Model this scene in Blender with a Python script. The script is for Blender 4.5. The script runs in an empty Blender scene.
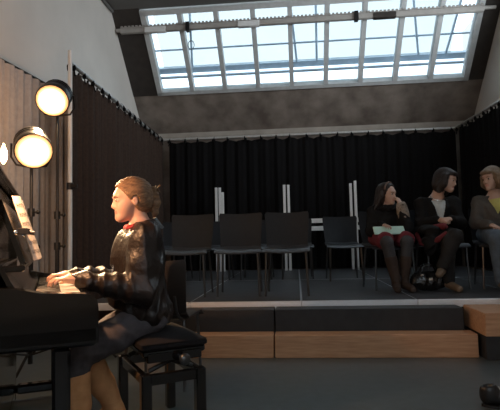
import bpy, math, random
import numpy as np
from mathutils import Vector, Matrix
random.seed(7); rng = np.random.default_rng(7)
S = bpy.context.scene
COL = S.collection
R = math.radians

# ------------------------------------------------------------------ camera, sky, fill light, exposure
def make_camera(yaw=5.2, pitch=3.9, roll=1.35, height=.95):
    y, p, r = R(yaw), R(pitch), R(roll)
    F = Vector((-math.sin(y) * math.cos(p), math.cos(y) * math.cos(p), math.sin(p)))
    R0 = Vector((math.cos(y), math.sin(y), 0)); U0 = R0.cross(F)
    Rt = R0 * math.cos(r) - U0 * math.sin(r); U = Rt.cross(F)
    cam = bpy.data.cameras.new('camera'); cam.sensor_width = 36; cam.lens = 36.0; cam.sensor_fit = 'HORIZONTAL'
    cam.clip_start = .05; cam.clip_end = 200
    o = bpy.data.objects.new('camera', cam); COL.objects.link(o)
    m = Matrix.Identity(4)
    for i in range(3):
        m[i][0] = Rt[i]; m[i][1] = U[i]; m[i][2] = -F[i]
    m[0][3], m[1][3], m[2][3] = 0, 0, height
    o.matrix_world = m
    S.camera = o
make_camera()
W = bpy.data.worlds.new('sky'); S.world = W; W.use_nodes = True
bg = W.node_tree.nodes['Background']; bg.inputs[0].default_value = (.80, .91, 1.0, 1); bg.inputs[1].default_value = 2.6
S.view_settings.view_transform = 'Standard'; S.view_settings.look = 'None'
S.view_settings.exposure = 0.0; S.view_settings.gamma = 1.0; S.view_settings.use_curve_mapping = False
LAMP_POWER = 130.0      # each of the stage lamps
def area(name, loc, target, sx, sy, power, color):
    l = bpy.data.lights.new(name, 'AREA'); l.shape = 'RECTANGLE'; l.size = sx; l.size_y = sy; l.energy = power; l.color = color
    o = bpy.data.objects.new(name, l); COL.objects.link(o); o.location = loc
    o.rotation_euler = (Vector(target) - Vector(loc)).to_track_quat('-Z', 'Y').to_euler(); return o
# added fill lights at unseen openings behind the camera and in the right wall
area('daylight_fill', (.3, -2.95, 3.0), (.3, 5, 3.2), 4.4, 1.7, 1.2, (.86, .94, 1.0))
area('daylight_fill', (3.15, 5.2, 3.72), (-2.8, 9.4, 3.80), 4.1, 1.2, 34, (.92, .96, 1.0)).data.spread = R(95)  # added fill for the left wall, cone narrowed to spare the stage

# ------------------------------------------------------------------ materials
def mat(name, col, rough=.6, metal=0, var=.0, scale=20, bump=0, bscale=60, spec=None, col2=None, stretch=None, emit=None, estr=0, coat=0):
    m = bpy.data.materials.new(name); m.use_nodes = True
    nt = m.node_tree; b = nt.nodes['Principled BSDF']
    b.inputs['Base Color'].default_value = (*col, 1); b.inputs['Roughness'].default_value = rough; b.inputs['Metallic'].default_value = metal
    if spec is not None: b.inputs['Specular IOR Level'].default_value = spec
    if coat: b.inputs['Coat Weight'].default_value = coat; b.inputs['Coat Roughness'].default_value = .08
    tc = nt.nodes.new('ShaderNodeTexCoord'); mp = nt.nodes.new('ShaderNodeMapping')
    nt.links.new(tc.outputs['Object'], mp.inputs[0])
    if stretch: mp.inputs['Scale'].default_value = stretch
    if var or col2:
        n = nt.nodes.new('ShaderNodeTexNoise'); n.inputs['Scale'].default_value = scale; n.inputs['Detail'].default_value = 5
        nt.links.new(mp.outputs[0], n.inputs['Vector'])
        r = nt.nodes.new('ShaderNodeValToRGB')
        c2 = col2 or tuple(min(1, c * (1 + var)) for c in col); c1 = col if col2 else tuple(c * (1 - var) for c in col)
        r.color_ramp.elements[0].position = .32; r.color_ramp.elements[1].position = .68
        r.color_ramp.elements[0].color = (*c1, 1); r.color_ramp.elements[1].color = (*c2, 1)
        nt.links.new(n.outputs['Fac'], r.inputs[0]); nt.links.new(r.outputs[0], b.inputs['Base Color'])
    if bump:
        n = nt.nodes.new('ShaderNodeTexNoise'); n.inputs['Scale'].default_value = bscale; n.inputs['Detail'].default_value = 3
        nt.links.new(mp.outputs[0], n.inputs['Vector'])
        bp = nt.nodes.new('ShaderNodeBump'); bp.inputs['Strength'].default_value = bump; bp.inputs['Distance'].default_value = .01
        nt.links.new(n.outputs['Fac'], bp.inputs['Height']); nt.links.new(bp.outputs[0], b.inputs['Normal'])
    if emit: b.inputs['Emission Color'].default_value = (*emit, 1); b.inputs['Emission Strength'].default_value = estr
    return m
M = dict(
    white_wall=mat('white_wall', (.72, .69, .64), .8, var=.06, scale=1.5, bump=.1, bscale=90),
    concrete=mat('concrete', (.12, .095, .078), .85, col2=(.26, .22, .185), scale=3.0, bump=.25, bscale=30),
    ledge=mat('ledge_plaster', (.33, .30, .26), .85, var=.12, scale=5),
    ceil=mat('ceiling_paint', (.155, .155, .15), .85, var=.06, scale=3),
    darkboard=mat('dark_board', (.03, .024, .02), .6, var=.2, scale=8),
    lino=mat('grey_lino', (.085, .108, .118), .36, var=.10, scale=14, bump=.04, bscale=120),
    stage=mat('stage_deck', (.075, .08, .088), .42, var=.15, scale=9, bump=.05, bscale=200),
    alu=mat('aluminium', (.86, .89, .93), .45, .75, var=.06, scale=30, stretch=(1, 12, 12)),
    wood=mat('plywood', (.44, .24, .13), .6, col2=(.57, .34, .20), scale=5, stretch=(1.2, 9, 14), bump=.05, bscale=40),
    blackbox=mat('black_riser', (.022, .023, .026), .6, var=.2, scale=12),
    blackcloth=mat('black_curtain_cloth', (.0038, .0035, .0038), .9, var=.2, scale=30, spec=.2),
    litcloth=mat('lamplit_curtain_cloth', (.050, .032, .024), .9, var=.2, scale=30, spec=.2),  # black cloth; the lamps' warm brown is put into its colour
    greycloth=mat('grey_curtain_cloth', (.36, .355, .36), .85, var=.08, scale=25, spec=.2),
    steel=mat('galvanised_pole', (.60, .60, .58), .4, .6, var=.08, scale=30),
    blackmetal=mat('black_metal', (.018, .018, .019), .4, .3, var=.15, scale=40),
    whitemetal=mat('white_metal', (.72, .73, .72), .45, var=.04, scale=30),
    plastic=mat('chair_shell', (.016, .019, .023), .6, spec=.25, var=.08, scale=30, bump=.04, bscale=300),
    seat_shell_lit=mat('chair_seat_lit', (.050, .056, .064), .38, var=.08, scale=30, bump=.04, bscale=300),  # lighter copy of the shell: light caught by the seat is in its colour
    brownchair=mat('floor_chair_shell', (.022, .016, .014), .5, var=.1, scale=30),
    chrome=mat('chair_tube', (.10, .105, .11), .32, .8, var=.05, scale=30),
    piano=mat('piano_lacquer', (.006, .006, .007), .12, var=.2, scale=10, coat=.6),
    ivory=mat('white_key', (.80, .77, .70), .25, var=.03, scale=20),
    ebony=mat('black_key', (.008, .008, .008), .25, var=.1, scale=20),
    brass=mat('brass', (.75, .50, .18), .28, 1, var=.06, scale=30),
    paper=mat('music_paper', (.82, .78, .70), .8, var=.03, scale=20),
    ink=mat('printed_notes', (.06, .05, .05), .8, var=.1, scale=60),
    velvet=mat('bench_velvet', (.016, .014, .015), .9, var=.2, scale=60, bump=.1, bscale=300, spec=.2),
    frame=mat('skylight_frame', (.48, .50, .50), .5, var=.08, scale=12),
    beam=mat('awning_beam', (.50, .60, .70), .5, var=.08, scale=12),
    rail=mat('blind_rail_metal', (.36, .345, .32), .5, var=.08, scale=12),
    skin_girl=mat('fair_skin', (.62, .37, .27), .5, col2=(.68, .40, .30), scale=14),
    lips=mat('lip_skin', (.52, .25, .20), .45, var=.05, scale=40),
    cheek=mat('flushed_skin', (.62, .29, .22), .5, var=.05, scale=20),
    skin=mat('pale_skin', (.50, .32, .24), .5, col2=(.56, .37, .29), scale=14),
    eyewhite=mat('eye_white', (.50, .44, .40), .25, var=.03, scale=60),
    iris=mat('dark_iris', (.03, .025, .02), .2, var=.2, scale=200),
    brow=mat('eyebrow_hair', (.24, .13, .08), .8, var=.2, scale=200),
    blonde=mat('dark_blonde_hair', (.12, .060, .03), .5, col2=(.30, .175, .09), scale=26, stretch=(1, 3.2, 3.2), bump=.5, bscale=90),
    brunette=mat('dark_brown_hair', (.010, .006, .005), .55, col2=(.026, .017, .013), scale=30, stretch=(3, 3, 1), bump=.4, bscale=60),
    lightbrown=mat('light_brown_hair', (.13, .085, .05), .5, col2=(.24, .17, .105), scale=30, stretch=(3, 3, 1), bump=.4, bscale=60),
    leather=mat('black_leather', (.015, .010, .0085), .40, spec=.4, var=.2, scale=20, bump=.6, bscale=34),
    coat=mat('black_coat_cloth', (.006, .006, .0065), .8, spec=.25, var=.2, scale=40, bump=.2, bscale=60),
    fur=mat('grey_brown_fur', (.20, .165, .13), .9, col2=(.42, .36, .30), scale=70, bump=.9, bscale=140),
    jeansdark=mat('grey_denim', (.085, .078, .088), .8, var=.18, scale=40, bump=.2, bscale=220),
    jeans=mat('blue_denim', (.085, .12, .16), .8, var=.18, scale=25, bump=.2, bscale=220),
    boot=mat('tan_suede', (.62, .30, .12), .75, col2=(.78, .41, .19), scale=16, bump=.15, bscale=60),
    brownboot=mat('brown_suede', (.045, .026, .018), .7, var=.2, scale=20),
    redlining=mat('red_lining_cloth', (.13, .010, .014), .8, var=.15, scale=60),
    redknit=mat('red_knit', (.34, .025, .03), .8, var=.15, scale=60, bump=.3, bscale=120),
    redskirt=mat('red_skirt_cloth', (.17, .018, .026), .8, var=.12, scale=40, bump=.2, bscale=60),
    tights=mat('grey_tights', (.05, .047, .05), .75, var=.15, scale=60),
    blackpants=mat('black_trouser_cloth', (.010, .009, .009), .8, var=.15, scale=60),
    shirt=mat('blue_grey_shirt', (.56, .62, .63), .75, var=.08, scale=30, bump=.15, bscale=50),
    cardigan=mat('grey_cardigan', (.085, .08, .074), .85, var=.1, scale=60, bump=.3, bscale=140),
    yellow=mat('yellow_top', (.55, .52, .16), .8, var=.06, scale=40),
    shoe=mat('brown_shoe_leather', (.17, .12, .08), .45, var=.1, scale=30),
    blackshoe=mat('black_shoe_leather', (.010, .010, .011), .32, var=.2, scale=30),
    mint=mat('mint_folder', (.55, .80, .72), .55, var=.03, scale=20),
    patent=mat('black_patent', (.012, .012, .013), .12, var=.2, scale=20, bump=.7, bscale=26),
    silver=mat('silver_clip', (.75, .75, .75), .25, 1, var=.03, scale=30),
    hairband=mat('brown_hairband', (.16, .09, .06), .5, var=.1, scale=30),
    lens=mat('lamp_lens', (1, .8, .5), .3, emit=(1.0, .66, .30), estr=20),
    yard=mat('outside_render', (.55, .57, .58), .8, var=.05, scale=4),
)
def glass_mat():
    m = bpy.data.materials.new('skylight_glass'); m.use_nodes = True; nt = m.node_tree; nt.nodes.clear()
    o = nt.nodes.new('ShaderNodeOutputMaterial'); t = nt.nodes.new('ShaderNodeBsdfTransparent'); t.inputs[0].default_value = (.90, .94, .96, 1)
    g = nt.nodes.new('ShaderNodeBsdfGlossy'); g.inputs['Roughness'].default_value = .05
    fr = nt.nodes.new('ShaderNodeFresnel'); fr.inputs[0].default_value = 1.3
    mx = nt.nodes.new('ShaderNodeMixShader'); nt.links.new(fr.outputs[0], mx.inputs[0]); nt.links.new(t.outputs[0], mx.inputs[1]); nt.links.new(g.outputs[0], mx.inputs[2])
    nt.links.new(mx.outputs[0], o.inputs[0]); return m
M['glass'] = glass_mat()
def screen_mat():
    m = bpy.data.materials.new('awning_mesh'); m.use_nodes = True; nt = m.node_tree; nt.nodes.clear()
    o = nt.nodes.new('ShaderNodeOutputMaterial'); t = nt.nodes.new('ShaderNodeBsdfTransparent')
    tc = nt.nodes.new('ShaderNodeTexCoord'); n = nt.nodes.new('ShaderNodeTexNoise'); n.inputs['Scale'].default_value = 1.2
    r = nt.nodes.new('ShaderNodeValToRGB'); r.color_ramp.elements[0].color = (.735, .735, .72, 1); r.color_ramp.elements[1].color = (.77, .77, .755, 1)
    nt.links.new(tc.outputs['Object'], n.inputs['Vector']); nt.links.new(n.outputs['Fac'], r.inputs[0]); nt.links.new(r.outputs[0], t.inputs[0])
    d = nt.nodes.new('ShaderNodeBsdfTranslucent'); d.inputs[0].default_value = (.6, .66, .7, 1)
    mx = nt.nodes.new('ShaderNodeMixShader'); mx.inputs[0].default_value = .12
    nt.links.new(t.outputs[0], mx.inputs[1]); nt.links.new(d.outputs[0], mx.inputs[2]); nt.links.new(mx.outputs[0], o.inputs[0]); return m
M['screen'] = screen_mat()
def lamp_mat():
    m = mat('lamp_lens', (1, .8, .5), .3); nt = m.node_tree; b = nt.nodes['Principled BSDF']
    tc = nt.nodes.new('ShaderNodeTexCoord'); mp = nt.nodes.new('ShaderNodeMapping'); mp.inputs['Scale'].default_value = (0, 7.6, 7.6)
    g = nt.nodes.new('ShaderNodeTexGradient'); g.gradient_type = 'SPHERICAL'
    r = nt.nodes.new('ShaderNodeValToRGB'); r.color_ramp.elements[0].position = 0; r.color_ramp.elements[0].color = (.40, .13, .03, 1)
    r.color_ramp.elements[1].position = .75; r.color_ramp.elements[1].color = (30, 21, 11, 1)
    e = r.color_ramp.elements.new(.22); e.color = (1.1, .55, .18, 1); e = r.color_ramp.elements.new(.42); e.color = (3.5, 2.2, .95, 1)
    nt.links.new(tc.outputs['Object'], mp.inputs[0]); nt.links.new(mp.outputs[0], g.inputs[0]); nt.links.new(g.outputs['Fac'], r.inputs[0]); nt.links.new(r.outputs[0], b.inputs['Emission Color'])
    b.inputs['Emission Strength'].default_value = 1; return m
M['lamp_glass'] = lamp_mat()          # white-hot middle; oversized amber rim imitates the bloom around the lamp

# ------------------------------------------------------------------ object helpers
def setprops(o, label=None, cat=None, group=None, kind=None):
    if label: o['label'] = label
    if cat: o['category'] = cat
    if group: o['group'] = group
    if kind: o['kind'] = kind
    return o
def thing(name, label, cat, loc=(0, 0, 0), rz=0, group=None):
    o = bpy.data.objects.new(name, None); COL.objects.link(o); o.empty_display_size = .1
    o.location = loc; o.rotation_euler = (0, 0, rz); return setprops(o, label, cat, group)
def copy_tree(o, parent=None):
    c = o.copy(); COL.objects.link(c); c.parent = parent
    for ch in [x for x in S.objects if x.parent == o]: copy_tree(ch, c)
    return c
class MB:
    def __init__(s): s.v = []; s.f = []; s.m = []
    def add(s, vs, fs, mi=0):
        n = len(s.v); s.v += [tuple(v) for v in vs]; s.f += [[i + n for i in f] for f in fs]; s.m += [mi] * len(fs); return s
    def box(s, c, d, rot=None, mi=0, bev=0):
        x, y, z = (q / 2 for q in d)
        if bev:
            b = min(bev, x * .9, y * .9, z * .9); vs = []; 
            prof = []
            for (zz, ins) in ((-z, b), (-z + b, 0), (z - b, 0), (z, b)):
                ring = []
                X, Y = x - ins, y - ins; bb = b
                for (sx, sy) in ((1, 1), (-1, 1), (-1, -1), (1, -1)):
                    pts = [(sx * X, sy * (Y - bb)), (sx * (X - bb), sy * Y)] if sx * sy > 0 else [(sx * (X - bb), sy * Y), (sx * X, sy * (Y - bb))]
                    ring += [(px, py, zz) for px, py in pts]
                prof.append(ring)
            vs = [p for r in prof for p in r]; fs = []
            for k in range(3):
                for i in range(8): j = (i + 1) % 8; fs.append([k * 8 + i, k * 8 + j, k * 8 + 8 + j, k * 8 + 8 + i])
            fs.append(list(range(7, -1, -1))); fs.append([24 + i for i in range(8)])
        else:
            vs = [(sx * x, sy * y, sz * z) for sz in (-1, 1) for sy in (-1, 1) for sx in (-1, 1)]
            fs = [[0, 2, 3, 1], [4, 5, 7, 6], [0, 1, 5, 4], [2, 6, 7, 3], [0, 4, 6, 2], [1, 3, 7, 5]]
        q = rot or Matrix.Identity(3); c = Vector(c)
        return s.add([q @ Vector(v) + c for v in vs], fs, mi)
    def span(s, a, b, mi=0, bev=0): return s.box([(p + q) / 2 for p, q in zip(a, b)], [abs(q - p) for p, q in zip(a, b)], None, mi, bev)
    def tube(s, path, r, n=10, mi=0):
        P = [Vector(p) for p in path]; rs = r if isinstance(r, (list, tuple)) else [r] * len(P); vs = []; fs = []
        up = None
        for i, p in enumerate(P):
            t = (P[min(i + 1, len(P) - 1)] - P[max(i - 1, 0)]).normalized()
            if up is None: up = t.orthogonal().normalized()
            up = (up - t * up.dot(t)).normalized(); sd = t.cross(up)
            for k in range(n):
                a = 2 * math.pi * k / n; vs.append(p + (up * math.cos(a) + sd * math.sin(a)) * rs[i])
        for i in range(len(P) - 1):
            for k in range(n): j = (k + 1) % n; fs.append([i * n + k, i * n + j, (i + 1) * n + j, (i + 1) * n + k])
        fs.append(list(range(n - 1, -1, -1))); fs.append([(len(P) - 1) * n + k for k in range(n)])
        return s.add(vs, fs, mi)
    def sheet(s, fn, nu, nv, th=0, mi=0):
        P = np.array([[fn(i / (nu - 1), j / (nv - 1)) for j in range(nv)] for i in range(nu)], float)
        du = np.gradient(P, axis=0); dv = np.gradient(P, axis=1); N = np.cross(du, dv); N /= np.linalg.norm(N, axis=2, keepdims=True) + 1e-12
        idx = lambda i, j, k: k * nu * nv + i * nv + j
        if not th:
            return s.add(P.reshape(-1, 3), [[idx(i, j, 0), idx(i + 1, j, 0), idx(i + 1, j + 1, 0), idx(i, j + 1, 0)] for i in range(nu - 1) for j in range(nv - 1)], mi)
        vs = np.concatenate([(P + N * th / 2).reshape(-1, 3), (P - N * th / 2).reshape(-1, 3)]); fs = []
        for i in range(nu - 1):
            for j in range(nv - 1):
                fs.append([idx(i, j, 0), idx(i + 1, j, 0), idx(i + 1, j + 1, 0), idx(i, j + 1, 0)])
                fs.append([idx(i, j, 1), idx(i, j + 1, 1), idx(i + 1, j + 1, 1), idx(i + 1, j, 1)])
        for i in range(nu - 1):
            for j, fl in ((0, 0), (nv - 1, 1)):
                q = [idx(i, j, 0), idx(i, j, 1), idx(i + 1, j, 1), idx(i + 1, j, 0)]; fs.append(q[::-1] if fl else q)
        for j in range(nv - 1):
            for i, fl in ((0, 1), (nu - 1, 0)):
                q = [idx(i, j, 0), idx(i, j, 1), idx(i, j + 1, 1), idx(i, j + 1, 0)]; fs.append(q[::-1] if fl else q)
        return s.add(vs, fs, mi)
    def ball(s, c, r, rot=None, n=12, mi=0):
        r = r if isinstance(r, (tuple, list)) else (r, r, r); q = rot or Matrix.Identity(3); c = Vector(c); vs = []; fs = []
        m = n // 2
        for i in range(m + 1):
            th = math.pi * i / m
            for k in range(n):
                ph = 2 * math.pi * k / n
                vs.append(q @ Vector((r[0] * math.sin(th) * math.cos(ph), r[1] * math.sin(th) * math.sin(ph), r[2] * math.cos(th))) + c)
        for i in range(m):
            for k in range(n): j = (k + 1) % n; fs.append([i * n + k, (i + 1) * n + k, (i + 1) * n + j, i * n + j])
        return s.add(vs, fs, mi)
    def build(s, name, mats, parent=None, smooth=True, angle=40):
        me = bpy.data.meshes.new(name); me.from_pydata([tuple(map(float, v)) for v in s.v], [], s.f)
        me.validate(); me.update()
        import bmesh
        bm = bmesh.new(); bm.from_mesh(me); bmesh.ops.remove_doubles(bm, verts=bm.verts, dist=1e-6); bmesh.ops.recalc_face_normals(bm, faces=bm.faces)
        if smooth:
            for e in bm.edges: e.smooth = len(e.link_faces) == 2 and e.calc_face_angle(0) < R(angle)
            for f in bm.faces: f.smooth = True
        bm.to_mesh(me); bm.free()
        for mm in (mats if isinstance(mats, (list, tuple)) else [mats]): me.materials.append(mm)
        if max(s.m, default=0) and len(me.polygons) == len(s.m):
            me.polygons.foreach_set('material_index', s.m)
        o = bpy.data.objects.new(name, me); COL.objects.link(o); o.parent = parent
        return o
def rotz(a): return Matrix.Rotation(a, 3, 'Z')
def rotx(a): return Matrix.Rotation(a, 3, 'X')
def roty(a): return Matrix.Rotation(a, 3, 'Y')
def struct(o): o['kind'] = 'structure'; return o

# ------------------------------------------------------------------ the room
XL, XR, YB, YR, ZC = -2.82, 3.2, -3.0, 9.25, 4.62
struct(MB().span((XL - .2, YB - .2, -.1), (XR + .2, YR + .3, 0)).build('floor', M['lino'], smooth=False))
struct(MB().span((XL - .2, YB, 0), (XL, YR + .2, ZC + .1)).build('wall_left', M['white_wall'], smooth=False))
b = MB(); b.span((XR, YB, 0), (XR + .2, YR + .2, 3.05)); b.span((XR, YB, 3.05), (XR + .2, 3.05, ZC + .1)); b.span((XR, 7.35, 3.05), (XR + .2, YR + .2, ZC + .1)); b.span((XR, 3.05, 4.35), (XR + .2, 7.35, ZC + .1)); struct(b.build('wall_right', M['white_wall'], smooth=False))  # the high opening is added for the right-hand fill light
struct(MB().span((XL, YR, 0), (XR, YR + .2, 2.90)).build('wall_rear', M['concrete'], smooth=False))
# wall behind the camera; its wide opening is added for the fill light
wb = MB(); wb.span((XL, YB - .2, 0), (XR, YB, 2.1)); wb.span((XL, YB - .2, 3.9), (XR, YB, ZC + .1)); wb.span((XL, YB - .2, 2.1), (-1.95, YB, 3.9)); wb.span((2.55, YB - .2, 2.1), (XR, YB, 3.9))
struct(wb.build('wall_back', M['white_wall'], smooth=False))
YT = YR - .05 - (ZC - 2.9)                         # where the 45 degree roof meets the ceiling
struct(MB().span((XL - .2, YB - .2, ZC), (XR + .2, YT + .02, ZC + .15)).build('ceiling', M['ceil'], smooth=False))
def onroof(x, z, off=0.0):                         # a point of the sloped roof's inner face; off > 0 goes outdoors
    return Vector((x, 9.2 + 2.9 - z + off * .7071, z + off * .7071))
def roof_slab(mb, x0, x1, z0, z1, o0, o1, mi=0):
    vs = [onroof(x, z, o) for o in (o0, o1) for z in (z0, z1) for x in (x0, x1)]
    return mb.add(vs, [[0, 1, 3, 2], [4, 6, 7, 5], [0, 4, 5, 1], [2, 3, 7, 6], [0, 2, 6, 4], [1, 5, 7, 3]], mi)
SB, ST, SL, SR = 3.54, 4.58, -2.37, 2.95           # skylight opening
struct(roof_slab(MB(), XL, XR, 2.88, SB, 0, .25).build('wall_roof_slope', M['concrete'], smooth=False))
struct(MB().span((XL, 9.13, 2.86), (XR, 9.27, 2.99)).build('trim_1', M['ledge'], smooth=False))
b = MB(); roof_slab(b, XL, SL, SB, ST + .1, -.01, .25); struct(b.build('trim_2', M['darkboard'], smooth=False))
b = MB(); roof_slab(b, SR, XR, SB, ST + .1, -.01, .25); struct(b.build('trim_3', M['darkboard'], smooth=False))
b = MB(); b.tube([(XL + .03, 7.45, ZC - .03), (XL + .03, 3, ZC - .03)], .025, 8); struct(b.build('trim_4', M['ceil']))
# skylight
win = thing('window_1', 'sloping roof skylight with nine panes', 'window'); win['kind'] = 'structure'
fr = MB(); roof_slab(fr, SL, SR, SB, SB + .045, -.03, .12); roof_slab(fr, SL, SR, ST - .04, ST + .02, -.03, .12)
roof_slab(fr, SL, SL + .085, SB, ST, -.03, .12); roof_slab(fr, SR - .085, SR, SB, ST, -.03, .12)
fr.build('window_frame', M['frame'], win, smooth=False)
NP = 9; pw = (SR - SL - .085) / NP
for k in range(1, NP):
    x = SL + .0425 + pw * k
    b = MB(); roof_slab(b, x - .036, x + .036, SB + .04, ST - .03, -.03, .12); b.build('mullion', M['frame'], win, smooth=False)
for k in range(NP):
    x = SL + .0425 + pw * k
    b = MB(); roof_slab(b, x + .03, x + pw - .03, SB + .03, ST - .02, .05, .058); b.build('pane', M['glass'], win, smooth=False)
# roller screen outside the glass, on its steel arms
aw = thing('awning', 'grey mesh sun screen on steel arms outside the skylight glass', 'awning', (0, 8.2, 4.0))
def awn(o): o.location = -Vector((0, 8.2, 4.0)); return o
b = MB(); roof_slab(b, -2.30, 2.74, 3.70, 5.3, .50, .505); awn(b.build('screen_fabric', M['screen'], aw, smooth=False))
b = MB(); roof_slab(b, -2.9, 3.5, 3.66, 3.735, .46, .54); awn(b.build('front_bar', M['beam'], aw, smooth=False))
b = MB(); roof_slab(b, -2.9, 3.5, 3.625, 3.650, .36, .40); awn(b.build('cable_bar', M['beam'], aw, smooth=False))
b = MB(); roof_slab(b, -2.9, 3.5, 3.96, 3.98, .48, .50); awn(b.build('cross_bar', M['beam'], aw, smooth=False))
for x0, x1 in ((-1.62, -1.78), (-.02, .10), (.42, .45), (1.9, 2.2), (2.80, 2.66)):
    b = MB(); b.tube([onroof(x0, 4.72, .48), onroof(x1, 3.72, .48)], .02, 8); awn(b.build('arm', M['beam'], aw))
# blind rail hung across the skylight
rl = thing('blind_rail', 'long grey perforated rail running across the skylight below its top panes', 'rail', (0, 7.65, 4.34))
b = MB(); b.box((.1, 0, 0), (5.65, .07, .085), None, 0, .008); b.build('rail_body', M['rail'], rl)
b = MB()
b.box((.1, -.02, .048), (5.65, .034, .012))
for k in range(94): b.box((-2.7 + k * .0602, -.02, .062), (.034, .03, .03))
b.build('perforated_strip', M['rail'], rl, smooth=False)
b = MB(); b.tube([(-2.80, 0, .02), (3.10, 0, .02)], .03, 10); b.build('support_tube', M['rail'], rl)
for x in (-2.15, -.65, 1.45):
    b = MB(); b.box((x, -.012, -.012), (.34, .085, .09), None, 0, .006); b.build('motor_box', M['whitemetal' if x < 0 else 'darkboard'], rl)
for x in (-1.62, 1.02):
    b = MB(); b.box((x, -.02, .0), (.06, .10, .14)); b.build('bracket', M['blackmetal'], rl)
pts = [(-1.58, 7.64, 4.28), (-1.58, 7.66, 4.12)] + [(-1.58 + .05 * math.sin(a), 7.67, 4.06 + .07 * math.cos(a)) for a in np.linspace(0, 2 * math.pi, 16)]
setprops(MB().tube(pts, .006, 6).build('pull_cord', M['blackmetal']), 'thin looped pull cord hanging from the blind rail against a skylight pane', 'cord')

# ------------------------------------------------------------------ curtains, rails and poles
def curtain(name, label, p0, p1, z0, z1, m, amp, per, ties, seed, cat='curtain', parent_mat=None, sag=.03, tilt=0.0):
    p0, p1 = Vector((*p0, 0)), Vector((*p1, 0)); L = (p1 - p0).length; d = (p1 - p0) / L; n = Vector((-d.y, d.x, 0))
    t = thing(name, label, cat, (p0.x, p0.y, 0)); r = random.Random(seed)
    ph = [r.uniform(0, 6.28) for _ in range(5)]
    def fn(u, v):
        s = u * L; a = amp * (.55 + .45 * v)
        w = a * (math.sin(2 * math.pi * s / per + ph[0] + .8 * math.sin(s * 2.3 + ph[1])) + .45 * math.sin(2 * math.pi * s / (per * .43) + ph[2] + .5 * v) + .3 * math.sin(s * 3.1 + ph[3]))
        top = z1 - sag * (1 - abs(math.cos(math.pi * s / .28))) + tilt * u
        q = d * s + n * w; return (q.x, q.y, top + (z0 - top) * v)
    b = MB(); b.sheet(fn, max(40, int(L / per * 14)), 9, .004); b.build('curtain_cloth', m, t)
    if ties:
        k = int(L / .28)
        for i in range(k + 1):
            s = i * .28 + r.uniform(-.03, .03); s = min(max(s, .02), L - .02); q = d * s; zz = z1 + .03 + tilt * s / L
            b = MB(); b.tube([(q.x - n.x * .03, q.y - n.y * .03, zz - .05), (q.x - n.x * .035, q.y - n.y * .035, zz), (q.x, q.y, zz + .04), (q.x + n.x * .035, q.y + n.y * .035, zz), (q.x + n.x * .03, q.y + n.y * .03, zz - .05)], .012, 6)
            b.ball((q.x + n.x * -.03 + d.x * r.uniform(-.02, .02), q.y - n.y * .03 + d.y * r.uniform(-.02, .02), zz - .03), (.026, .026, .03), None, 8)
            b.tube([(q.x - n.x * .03, q.y - n.y * .03, zz - .03), (q.x - n.x * .04 + d.x * r.uniform(-.05, .05), q.y - n.y * .04 + d.y * r.uniform(-.05, .05), zz - .11)], .008, 6)
            b.build('tie', M['blackcloth'], t)
    return t
curtain('black_curtain', 'wide black curtain hanging across the back of the stage', (-2.30, 9.0), (2.84, 9.0), .41, 2.77, M['blackcloth'], .03, .24, True, 3)
curtain('black_curtain', 'black curtain lit warm brown along the left side behind the pianist', (-2.30, 4.92), (-2.42, 8.93), .02, 2.78, M['litcloth'], .028, .20, True, 5)
curtain('black_curtain', 'black curtain along the right side wall beside the audience', (2.87, 8.93), (3.06, 4.7), .41, 2.77, M['blackcloth'], .028, .24, True, 8)
curtain('grey_curtain', 'pale grey pleated curtain behind the two stage lamps', (-2.66, 3.5), (-2.62, 6.2), .02, 2.62, M['greycloth'], .035, .17, False, 11, sag=.0, tilt=.08)
setprops(MB().tube([(-2.44, 9.0, 2.82), (2.86, 9.0, 2.82)], .024, 10).build('curtain_rail', M['steel']), 'grey pipe carrying the black curtain across the back of the stage', 'rail')
setprops(MB().tube([(-2.28, 4.88, 2.82), (-2.44, 8.97, 2.82)], .024, 10).build('curtain_rail', M['steel']), 'pipe carrying the brown-lit black curtain on the left side', 'rail')
setprops(MB().tube([(2.85, 8.97, 2.82), (3.06, 4.7, 2.82)], .024, 10).build('curtain_rail', M['steel']), 'pipe carrying the black curtain along the right side wall', 'rail')
setprops(MB().tube([(-2.70, 3.4, 2.64), (-2.66, 6.25, 2.72)], .018, 8).build('curtain_rail', M['blackmetal']), 'thin pipe along the top of the pale grey curtain', 'rail')
t = thing('support_pole', 'tall pale steel pole in front of the grey curtain at left', 'pole', (-2.262, 4.84, 0))
b = MB(); b.tube([(0, 0, 0), (0, 0, 2.93)], .022, 12); b.build('pole', M['whitemetal'], t)
b = MB(); b.tube([(0, 0, 1.49), (0, 0, 1.56)], .034, 12); b.box((.05, -.02, 1.525), (.07, .03, .03)); b.build('clamp', M['blackmetal'], t)
b = MB(); b.tube([(0, 0, 0), (0, 0, .012)], .16, 20); b.build('base_plate', M['blackmetal'], t)
t = thing('support_pole', 'slim steel pole in the back left corner of the stage behind the pianist', 'pole', (-2.46, 8.99, 0))
b = MB(); b.tube([(0, 0, 0), (0, 0, 2.84)], .026, 12); b.build('pole', M['whitemetal'], t)
b = MB(); b.tube([(0, 0, 1.46), (0, 0, 1.52)], .04, 12); b.build('clamp', M['blackmetal'], t)

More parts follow.
